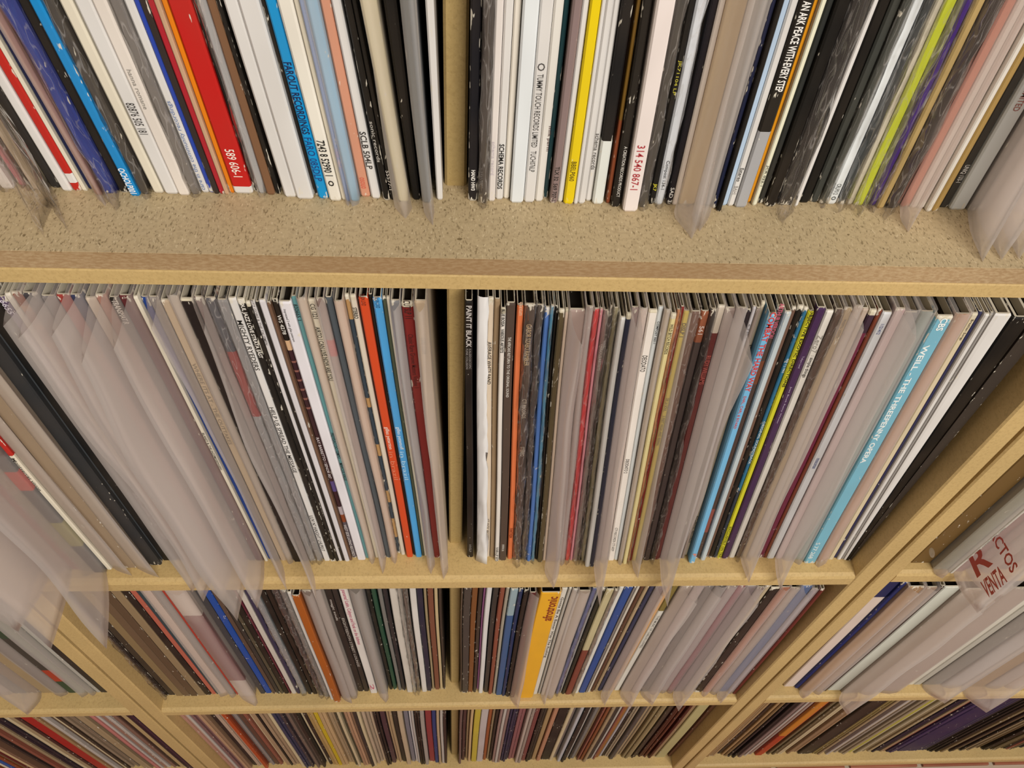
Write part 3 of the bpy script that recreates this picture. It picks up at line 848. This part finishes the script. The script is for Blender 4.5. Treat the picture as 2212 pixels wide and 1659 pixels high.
def fbm(seed):
    r = random.Random(seed)
    k = [(r.uniform(2, 5), r.uniform(0, 6.28)), (r.uniform(5, 9), r.uniform(0, 6.28)), (r.uniform(10, 18), r.uniform(0, 6.28))]
    return lambda t: math.sin(k[0][0] * t + k[0][1]) * .55 + math.sin(k[1][0] * t + k[1][1]) * .3 + math.sin(k[2][0] * t + k[2][1]) * .15

def cover_mesh(w, sh, tp, col, bands, h, wob, side=None):
    """Card jacket: rounded spine facing -Y, slanted by sh; bands = [(z0, z1, colour)] of the print along the spine."""
    c = min(0.0008, w * 0.22)
    d = 0.302
    zs = {0.0, 0.0012, h - 0.0012, h}
    for i in range(1, 12): zs.add(h * i / 12)
    for z0, z1, _ in bands:
        for z in (z0, z1):
            if 0 < z < h: zs.add(z)
    zs = sorted(zs)
    prof = [(-w / 2, d), (-w / 2, 0.004), (-w / 2, c), (-w / 2 + c, 0), (w / 2 - c, 0), (w / 2, c), (w / 2, 0.004), (w / 2, d)]
    ucoord = [0, 0, 0.02, 0.12, 0.88, 0.98, 1, 1]
    n = len(prof)
    vs = []
    for z in zs:
        e = 1 if z in (0.0, h) else 0
        for x, y in prof:
            k = wob(z / h) * 0.0008
            vs.append((x * (1 - 0.12 * e) * (w + tp * z) / w + sh * z + k, y + 0.0006 * e, z))
    fs, cols, uvs = [], [], []
    paper = hexc('cfc6b2')
    sc = side or col
    for a in range(len(zs) - 1):
        zm = (zs[a] + zs[a + 1]) / 2
        cc = col
        for z0, z1, bc in bands:
            if z0 <= zm <= z1: cc = bc
        for i in range(n - 1):
            fs.append((a * n + i, a * n + i + 1, (a + 1) * n + i + 1, (a + 1) * n + i))
            cols.append(cc if 1 <= i <= 5 else sc)
            va, vb = zs[a] / h, zs[a + 1] / h
            uu = (ucoord[i], ucoord[i + 1]) if 1 < i < 5 else (0.5, 0.5)
            uvs.append([(uu[0], va), (uu[1], va), (uu[1], vb), (uu[0], vb)])
    t = (len(zs) - 1) * n
    fs.append(tuple(range(n))[::-1]); cols.append(paper); uvs.append([(.5, .5)] * n)
    m0 = len(vs)                                       # card rim around the open slot at the top
    rx = w / 2 - min(0.0007, w * 0.2)
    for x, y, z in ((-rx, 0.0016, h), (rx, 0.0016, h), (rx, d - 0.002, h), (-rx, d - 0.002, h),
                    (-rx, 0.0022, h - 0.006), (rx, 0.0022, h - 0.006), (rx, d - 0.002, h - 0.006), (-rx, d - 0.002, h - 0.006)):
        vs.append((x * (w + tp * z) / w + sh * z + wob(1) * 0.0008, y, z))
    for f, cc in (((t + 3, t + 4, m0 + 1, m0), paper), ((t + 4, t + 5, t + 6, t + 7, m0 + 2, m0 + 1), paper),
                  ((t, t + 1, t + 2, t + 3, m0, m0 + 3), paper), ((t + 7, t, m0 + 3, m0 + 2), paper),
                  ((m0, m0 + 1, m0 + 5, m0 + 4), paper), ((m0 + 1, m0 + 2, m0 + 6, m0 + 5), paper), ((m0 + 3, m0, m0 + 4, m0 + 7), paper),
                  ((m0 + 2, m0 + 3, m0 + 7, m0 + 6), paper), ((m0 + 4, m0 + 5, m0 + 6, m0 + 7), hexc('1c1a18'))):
        fs.append(f); cols.append(cc); uvs.append([(.5, .5)] * len(f))
    me = bpy.data.meshes.new('cover'); me.from_pydata(vs, [], fs)
    ca = me.color_attributes.new('tint', 'FLOAT_COLOR', 'CORNER'); uv = me.uv_layers.new(name='spine')
    k = 0
    for fi, f in enumerate(fs):
        for j in range(len(f)):
            ca.data[k].color = (*cols[fi], 1); uv.data[k].uv = uvs[fi][j]; k += 1
    me.update()
    return me

BELLY = 2.2
def bag_mesh(w, sh, tp, e, dx, h, seed, crinkle, wob, etop=None, flare=1.0):
    """Plastic outer bag: wraps the jacket and runs out in front of the spine to a closed seam (tip at -e, offset dx)."""
    r = random.Random(seed)
    nz = 30 if crinkle else 22
    na = 5 if e > 0.012 else 3
    f1, f2, f3 = fbm(seed), fbm(seed + 1), fbm(seed + 2)
    vs, fs = [], []
    et = e if etop is None else etop
    for k in range(nz + 1):
        t = k / nz
        z = (h + 0.004) * t
        hw = (w + tp * z) / 2 + 0.00008
        ee = (e + (et - e) * t) * (1 + 0.10 * f1(t) * min(1, t * 4))
        tip = dx * (1 - 0.35 * t) + ee * 0.13 * f2(t) * min(1, t * 3)
        row = [(-hw, 0.012), (-hw, 0.0004)]
        for s in (-1, 1):
            seq = range(1, na + 1) if s < 0 else range(na - 1, 0, -1)
            for i in seq:
                q = i / na
                fl = 1 + (flare - 1) * math.sin(math.pi * min(1, q * 1.15)) * max(0, 1 - t * 4.5)
                x = (s * hw * fl) * (1 - q ** (1.6 if crinkle else BELLY)) + tip * q
                y = -ee * q
                amp = (0.0011 if crinkle else 0.0005) * min(1, ee / 0.006)
                x += amp * math.sin(11 * t * (3 if crinkle else 1) + 5 * q + seed) * (1 - abs(2 * q - 1) * .5)
                y += amp * 0.8 * f3(t + q * .3) * min(1, t * 5)
                if crinkle: x += r.uniform(-.0006, .0006); y += r.uniform(-.0006, .0006)
                row.append((x, y))
        row += [(hw, 0.0004), (hw, 0.012)]
        for p in row:
            vs.append((p[0] + sh * z + wob(min(1, t)) * 0.0008, p[1], max(z, 0.0001)))
    n = 2 * na + 3
    for k in range(nz):
        for i in range(n - 1):
            fs.append((k * n + i, k * n + i + 1, (k + 1) * n + i + 1, (k + 1) * n + i))
    fs.append(tuple(range(1, n - 1))[::-1])            # sealed bottom seam
    me = bpy.data.meshes.new('plastic_sleeve'); me.from_pydata(vs, [], fs)
    me.polygons.foreach_set('use_smooth', [True] * (len(fs) - 1) + [False]); me.update()
    return me

TXT = {}
def text_mesh(s, bold):
    """Lettering with its box normalised to 0..1 by 0..1 (x along the reading direction)."""
    if (s, bold) not in TXT:
        cu = bpy.data.curves.new('lettering', 'FONT'); cu.body = s; cu.resolution_u = 2
        cu.offset = 0.022 if bold else 0.008
        o = bpy.data.objects.new('lettering', cu); C.objects.link(o)
        bpy.context.view_layer.update()
        me = o.evaluated_get(bpy.context.evaluated_depsgraph_get()).to_mesh()
        co = [v.co.copy() for v in me.vertices]; fs = [tuple(p.vertices) for p in me.polygons]
        o.to_mesh_clear()
        bpy.data.objects.remove(o); bpy.data.curves.remove(cu)
        x0 = min(v.x for v in co); x1 = max(v.x for v in co); y0 = min(v.y for v in co); y1 = max(v.y for v in co)
        TXT[(s, bold)] = ([((v.x - x0) / (x1 - x0), (v.y - y0) / max(1e-6, y1 - y0)) for v in co], fs)
    return TXT[(s, bold)]

def lettering(s, hexcol, place, parent, name='spine_lettering', bold=False):
    co, fs = text_mesh(s, bold)
    me = bpy.data.meshes.new(name); me.from_pydata([place(a, b) for a, b in co], [], fs); me.update()
    return link(name, me, ink(hexcol), parent)

ORD = ['', 'first', 'second', 'third', 'fourth', 'fifth', 'sixth', 'seventh', 'eighth', 'ninth', 'tenth', 'eleventh', 'twelfth',
       'thirteenth', 'fourteenth', 'fifteenth', 'sixteenth']
ROWNAME = {1: 'top shelf', 2: 'second shelf', 3: 'third shelf', 4: 'bottom shelf'}

def parse(row, data):
    out = []
    for ln in data.strip().splitlines():
        head, _, opt = ln.partition('|')
        h = head.split()
        d = dict(row=row, xl=float(h[0]), xr=float(h[1]), yb=float(h[2]), col=h[3], t=[], b=[], s=None, n=None, w=0.35, unit=0, stuff=False)
        for o in opt.split(';'):
            o = o.strip()
            if not o: continue
            k, _, v = o.partition('=')
            if k == 't': d['t'].append(v.split('~'))
            elif k == 'b': d['b'].append(v.split('~'))
            elif k == 's': d['s'] = v.split('~')
            elif k == 'w': d['w'] = float(v)
            else: d[k] = v
        out.append(d)
    return out

def solve(recs, row):
    """Pixel measurements -> metric position, thickness and slant of every record of one row."""
    z = TOP[row]
    for d in recs:
        if row < 4:
            A = on_z(d['xl'], d['yb'], z); B = on_z(d['xr'], d['yb'], z)
        else:
            A = on_y(d['xl'], 1600, 0.016); B = on_y(d['xr'], 1600, 0.016)
            A.y = B.y = 0.016 + (random.Random(d['xl']).random() - .5) * 0.006
        d['x0'], d['x1'], d['y'] = A.x, B.x, (A.y + B.y) / 2
    recs.sort(key=lambda d: d['x0'])
    prev = -9
    for d in recs:
        d['x0'] = max(d['x0'], prev + 0.0003)
        d['x1'] = max(d['x1'], d['x0'] + 0.0018)
        for lo, hi in WALLS[row]:                      # keep clear of the uprights
            if d['x0'] < hi and d['x1'] > lo:
                if (d['x0'] + d['x1']) / 2 < (lo + hi) / 2: d['x1'] = min(d['x1'], lo - 0.0002); d['x0'] = min(d['x0'], d['x1'] - 0.0018)
                else: d['x0'] = hi + 0.0002; d['x1'] = max(d['x1'], d['x0'] + 0.0018)
        d['drop'] = d['x0'] < prev or any(d['x0'] < hi and d['x1'] > lo for lo, hi in WALLS[row])
        if d['drop']: continue
        prev = d['x1']
        d['cx'] = (d['x0'] + d['x1']) / 2; d['wd'] = d['x1'] - d['x0']
        if 'sh' in d: a = b = float(d['sh'])
        else: a, b = lean(row, d['x0']), lean(row, d['x1'])
        d['sh'] = (a + b) / 2; d['tp'] = max(b - a, -0.6 * d['wd'] / H)
WALLS = {1: [(-0.0081, 0.0038)],
         2: [(-0.0076, 0.0046), (HALF - TH - 0.0003, HALF + 0.0044 + TH), (-HALF - 0.0044 - TH, -HALF + TH + 0.001)]}
WALLS[3] = WALLS[4] = WALLS[2]

def s_of_y(d, ypx, z):
    """Height on the spine that is seen at picture line ypx."""
    lo, hi = -0.02, H + 0.25
    for _ in range(40):
        mid = (lo + hi) / 2
        if proj((d['cx'] + d['sh'] * mid, d['y'], z + mid))[1] > ypx: lo = mid
        else: hi = mid
    return lo

def describe(d):
    w, _ = colour(d['col'])
    size = 'slim ' if d['wd'] < 0.0036 else ('thick ' if d['wd'] > 0.0068 else '')
    extra = ''
    if d['s']: extra = ' in milky bag' if d['s'][0] == 'm' else ' in clear film'
    elif d['t']: extra = ' with lettered spine'
    return f'{size}{w} record{extra}'

def build(d, label, group):
    row = d['row']; z = TOP[row] + (0.0045 if d['cx'] > HALF else 0.003 if d['cx'] < -HALF else 0) * (row > 1)
    w = d['wd']; sh = d['sh']
    seed = int(d['cx'] * 1e5) + row * 7919
    rnd = random.Random(seed)
    h = H - rnd.uniform(0, 0.004) if row > 1 else H
    z += 0.0002
    root = empty('record', (d['cx'], d['y'], z), label, 'record', group)
    wb = sway(row, d['cx'])
    _, col = colour(d['col'])
    bands = []
    for a in d['b']:
        z0 = -0.01 if a[1] == 'end' else s_of_y(d, float(a[1]), z)
        z1 = h + 0.01 if a[0] == 'top' else s_of_y(d, float(a[0]), z)
        bands.append((z0, z1, colour(a[2])[1]))
    if 'side' in d: side = colour(d['side'])[1]
    else: side = tuple(0.55 * x + 0.45 * y for x, y in zip(col, hexc(rnd.choice(['8a7c6c', '3a3430', 'b8ab98', '5a4c44', '7b8288']))))
    if d['w'] >= 0.5 and row > 1: bands.append((h - 0.0012 - rnd.uniform(0, .003), h + 1, hexc('cfc6ae')))
    cv = link('cover', cover_mesh(w, sh, d['tp'], col, bands, h, wb, side), M['cover'], root)
    cv['wear'] = d['w']
    for t in d['t']:
        s, y0, y1, hc = t[0], float(t[1]), float(t[2]), t[3]
        hf = float(t[4]) if len(t) > 4 and t[4] else 0.6
        fl = t[5] if len(t) > 5 else ''
        off = float(t[6]) if len(t) > 6 else 0.0
        zt, zb = s_of_y(d, y0, z), s_of_y(d, y1, z)
        L = zt - zb; hh = (w + d['tp'] * (zt + zb) / 2) * min(0.86, hf * 1.2)
        kx = lambda q: sh * q + wb(q / h) * 0.0008 + off * w
        if 'u' in fl: place = lambda a, b: (kx(zb + L * a) + hh * (0.5 - b), -0.00018, zb + L * a)
        else: place = lambda a, b: (kx(zt - L * a) + hh * (b - 0.5), -0.00018, zt - L * a)
        lettering(s, hc, place, cv, bold='b' in fl)
    if d['s']:
        kind = d['s'][0]
        if len(d['s']) >= 3:
            P = on_z(float(d['s'][1]), float(d['s'][2]), z)
            e = max(0.003, d['y'] - P.y); dx = max(-0.03, min(0.03, P.x - d['cx']))
        else:
            e = rnd.uniform(0.002, 0.005); dx = rnd.uniform(-.001, .001)
        et = e * (float(d['s'][3]) if len(d['s']) > 3 else rnd.uniform(0.75, 1.0))
        me = bag_mesh(w, sh, d['tp'], e, dx, h, seed, kind in 'cp', wb, et, float(d['s'][4]) if len(d['s']) > 4 else (1.3 if e > 0.012 else 1.0))
        b = link('plastic_sleeve', me, M['clear' if kind == 'c' else ('paper' if kind == 'p' else 'milky')], root)
        b['label'] = {'c': 'clear crinkled film wrap', 'm': 'milky translucent plastic bag', 'p': 'crumpled white inner sleeve'}[kind]
        if kind == 'p': b.name = 'inner_sleeve'
        d['bag'] = b; d['e'] = e
    return root

def label_row(recs, row):  # counts run over every record of the row
    """Every label points out one record: by its own look, or by its count from the nearest standout record."""
    land = [i for i, d in enumerate(recs) if d['n']]
    for i, d in enumerate(recs):
        if d['n']:
            d['label'] = d['n'] + ' on the ' + ROWNAME[row]; continue
        j = min(land, key=lambda k: abs(k - i))
        n = abs(i - j); side = 'right' if i > j else 'left'
        short = recs[j].get('sn') or recs[j]['n']
        place = f'just {side} of' if n == 1 else f'{ORD[n] if n < len(ORD) else str(n) + "th"} {side} of'
        d['label'] = f'{describe(d)}, {place} {short}, {ROWNAME[row]}'

ALL, REST = [], []
for row, data in ((1, ROW1), (2, ROW2), (3, ROW3), (4, ROW4)):
    recs = parse(row, data); solve(recs, row)
    recs = [d for d in recs if not d['drop']]
    for d in recs:
        if not d['n'] and (row == 4 or (row == 3 and d['xr'] - d['xl'] < 10.5 and not d['s'] and not d['t'])): d['stuff'] = True
    singles = [d for d in recs if not d['stuff']]
    label_row(recs, row)
    for d in singles: d['root'] = build(d, d['label'], 'records on the ' + ROWNAME[row])
    ALL += singles
    REST += [d for d in recs if d['stuff']]
# worn slim jackets packed between the others on the bottom shelf
_r = random.Random(11)
split = []
for d in REST:
    k = max(1, round(d['wd'] / 0.0042)) if d['row'] == 4 else 1
    wd, c = d['wd'] / k, colour(d['col'])[1]
    for i in range(k):
        j = _r.uniform(0.6, 1.35)
        cc = tuple(min(0.9, x * j) for x in c)
        if k > 1 and _r.random() < 0.22: cc = _r.choice((hexc('c9b894'), hexc('2a221e'), hexc('a08a6a'), hexc('8a5040'), hexc('b8b0a8')))
        x = d['x0'] + wd * i
        split.append(dict(d, x0=x, x1=x + wd - 0.0004, cx=x + wd / 2 - 0.0002, wd=wd - 0.0004, rgb=cc if k > 1 else c, y=d['y'] + (_r.uniform(-.003, .003) if k > 1 else 0)))
REST = split
# the rows run on past the picture's edges
_r = random.Random(5)
FILL = ('white', 'cream', 'black', 'charcoal', 'grey', 'tan', 'beige', 'brown', 'maroon', 'navy', 'rust', 'mauve', 'olive', 'silver', 'blue', 'red')
for row, a, b in ((1, -0.595, None), (1, None, 0.595), (2, -0.62, None), (2, None, 0.98), (3, -0.93, None), (3, None, 0.98), (4, -0.93, None), (4, None, 0.98)):
    xs = [d['x0'] for d in ALL + REST if d['row'] == row] + [d['x1'] for d in ALL + REST if d['row'] == row]
    lo, hi = (a, min(xs) - 0.002) if b is None else (max(xs) + 0.002, b)
    if row == 2 and b is None: hi = -HALF - TH - 0.006
    x = lo
    while x < hi - 0.006:
        w = _r.uniform(0.003, 0.0058)
        sh = lean(row, x) if row == 1 else 0.0
        if row == 1 and (x + sh * H < -0.6): x += w; continue
        REST.append(dict(row=row, x0=x, x1=x + w, cx=x + w / 2, wd=w, y=(0.041 if row == 1 else 0.017) + _r.uniform(-.002, .002), sh=sh, tp=0.0, col=_r.choice(FILL)))
        x += w + 0.0005
if True:
    rest = REST
    if rest:                                          # the slimmest spines on the bottom shelf, past the countable ones
        vs, fs, cols, uvs = [], [], [], []
        for d in rest:
            me = cover_mesh(d['wd'], d['sh'], d['tp'], d.get('rgb') or colour(d['col'])[1], [], H, sway(d['row'], d['cx']))
            o = len(vs)
            vs += [(v.co.x + d['cx'], v.co.y + d['y'], v.co.z + 0.0002 + TOP[d['row']] + (0.0045 if d['cx'] > HALF else 0.003 if d['cx'] < -HALF else 0) * (d['row'] > 1)) for v in me.vertices]
            fs += [tuple(i + o for i in p.vertices) for p in me.polygons]
            cols += [c.color[:] for c in me.color_attributes['tint'].data]; uvs += [q.uv[:] for q in me.uv_layers['spine'].data]
            bpy.data.meshes.remove(me)
        me = bpy.data.meshes.new('slim_records'); me.from_pydata(vs, [], fs)
        ca = me.color_attributes.new('tint', 'FLOAT_COLOR', 'CORNER'); uv = me.uv_layers.new(name='spine')
        for k in range(len(cols)): ca.data[k].color = cols[k]; uv.data[k].uv = uvs[k]
        me.update()
        o = link('slim_records', me, M['cover']); o['wear'] = 0.5; o['kind'] = 'stuff'
        o['label'] = 'tightly packed slim worn record spines filling out the rows on the shelves'; o['category'] = 'records'
# red print on the milky bag in the right-hand unit (seen on the flap facing the room)
for d in ALL:
    if d.get('bagprint'):
        hw = d['wd'] / 2
        X = d['cx'] - hw - 0.0022
        def on_bag(p0, p1, tall):
            A, B = on_x(*p0, X), on_x(*p1, X)
            u_ = (B - A).normalized(); v_ = Vector((-1, 0, 0)).cross(u_)
            base = d['root'].location
            return lambda a, b: tuple(A + (B - A) * a + v_ * (tall * (b - .5)) - base)
        for s_, p0, p1, tall, bold in (('FRACTOS', (2128, 1118), (2192, 1232), 0.011, True), ('VENTA', (2125, 1276), (2168, 1238), 0.014, True),
                                       ('R', (2100, 1224), (2134, 1192), 0.020, True)):
            lettering(s_, 'b8453a', on_bag(p0, p1, tall), d['bag'], 'bag_print', bold)
    if d.get('sn') == 'the punched brown record':
        # reinforced punched hole near the foot of the cover
        vs, fs = [], []
        for k in range(16):
            a = k / 16 * 2 * math.pi
            vs += [(0, 0.0040 * math.cos(a), 0.0040 * math.sin(a)), (0.0, 0.0026 * math.cos(a), 0.0026 * math.sin(a))]
        for k in range(16):
            j = (k + 1) % 16
            fs.append((2 * k, 2 * j, 2 * j + 1, 2 * k + 1))
        vs.append((0.0004, 0, 0))
        for k in range(16): fs.append((2 * k + 1, 2 * ((k + 1) % 16) + 1, 32))
        me = bpy.data.meshes.new('punched_hole'); me.from_pydata(vs, [], fs); me.update()
        o = link('punched_hole', me, ink('e8e4dc'), d['root']); o.location = on_x(2013, 1194, d['x0'] - 0.0008) - d['root'].location
        o['label'] = 'pale punched hole'
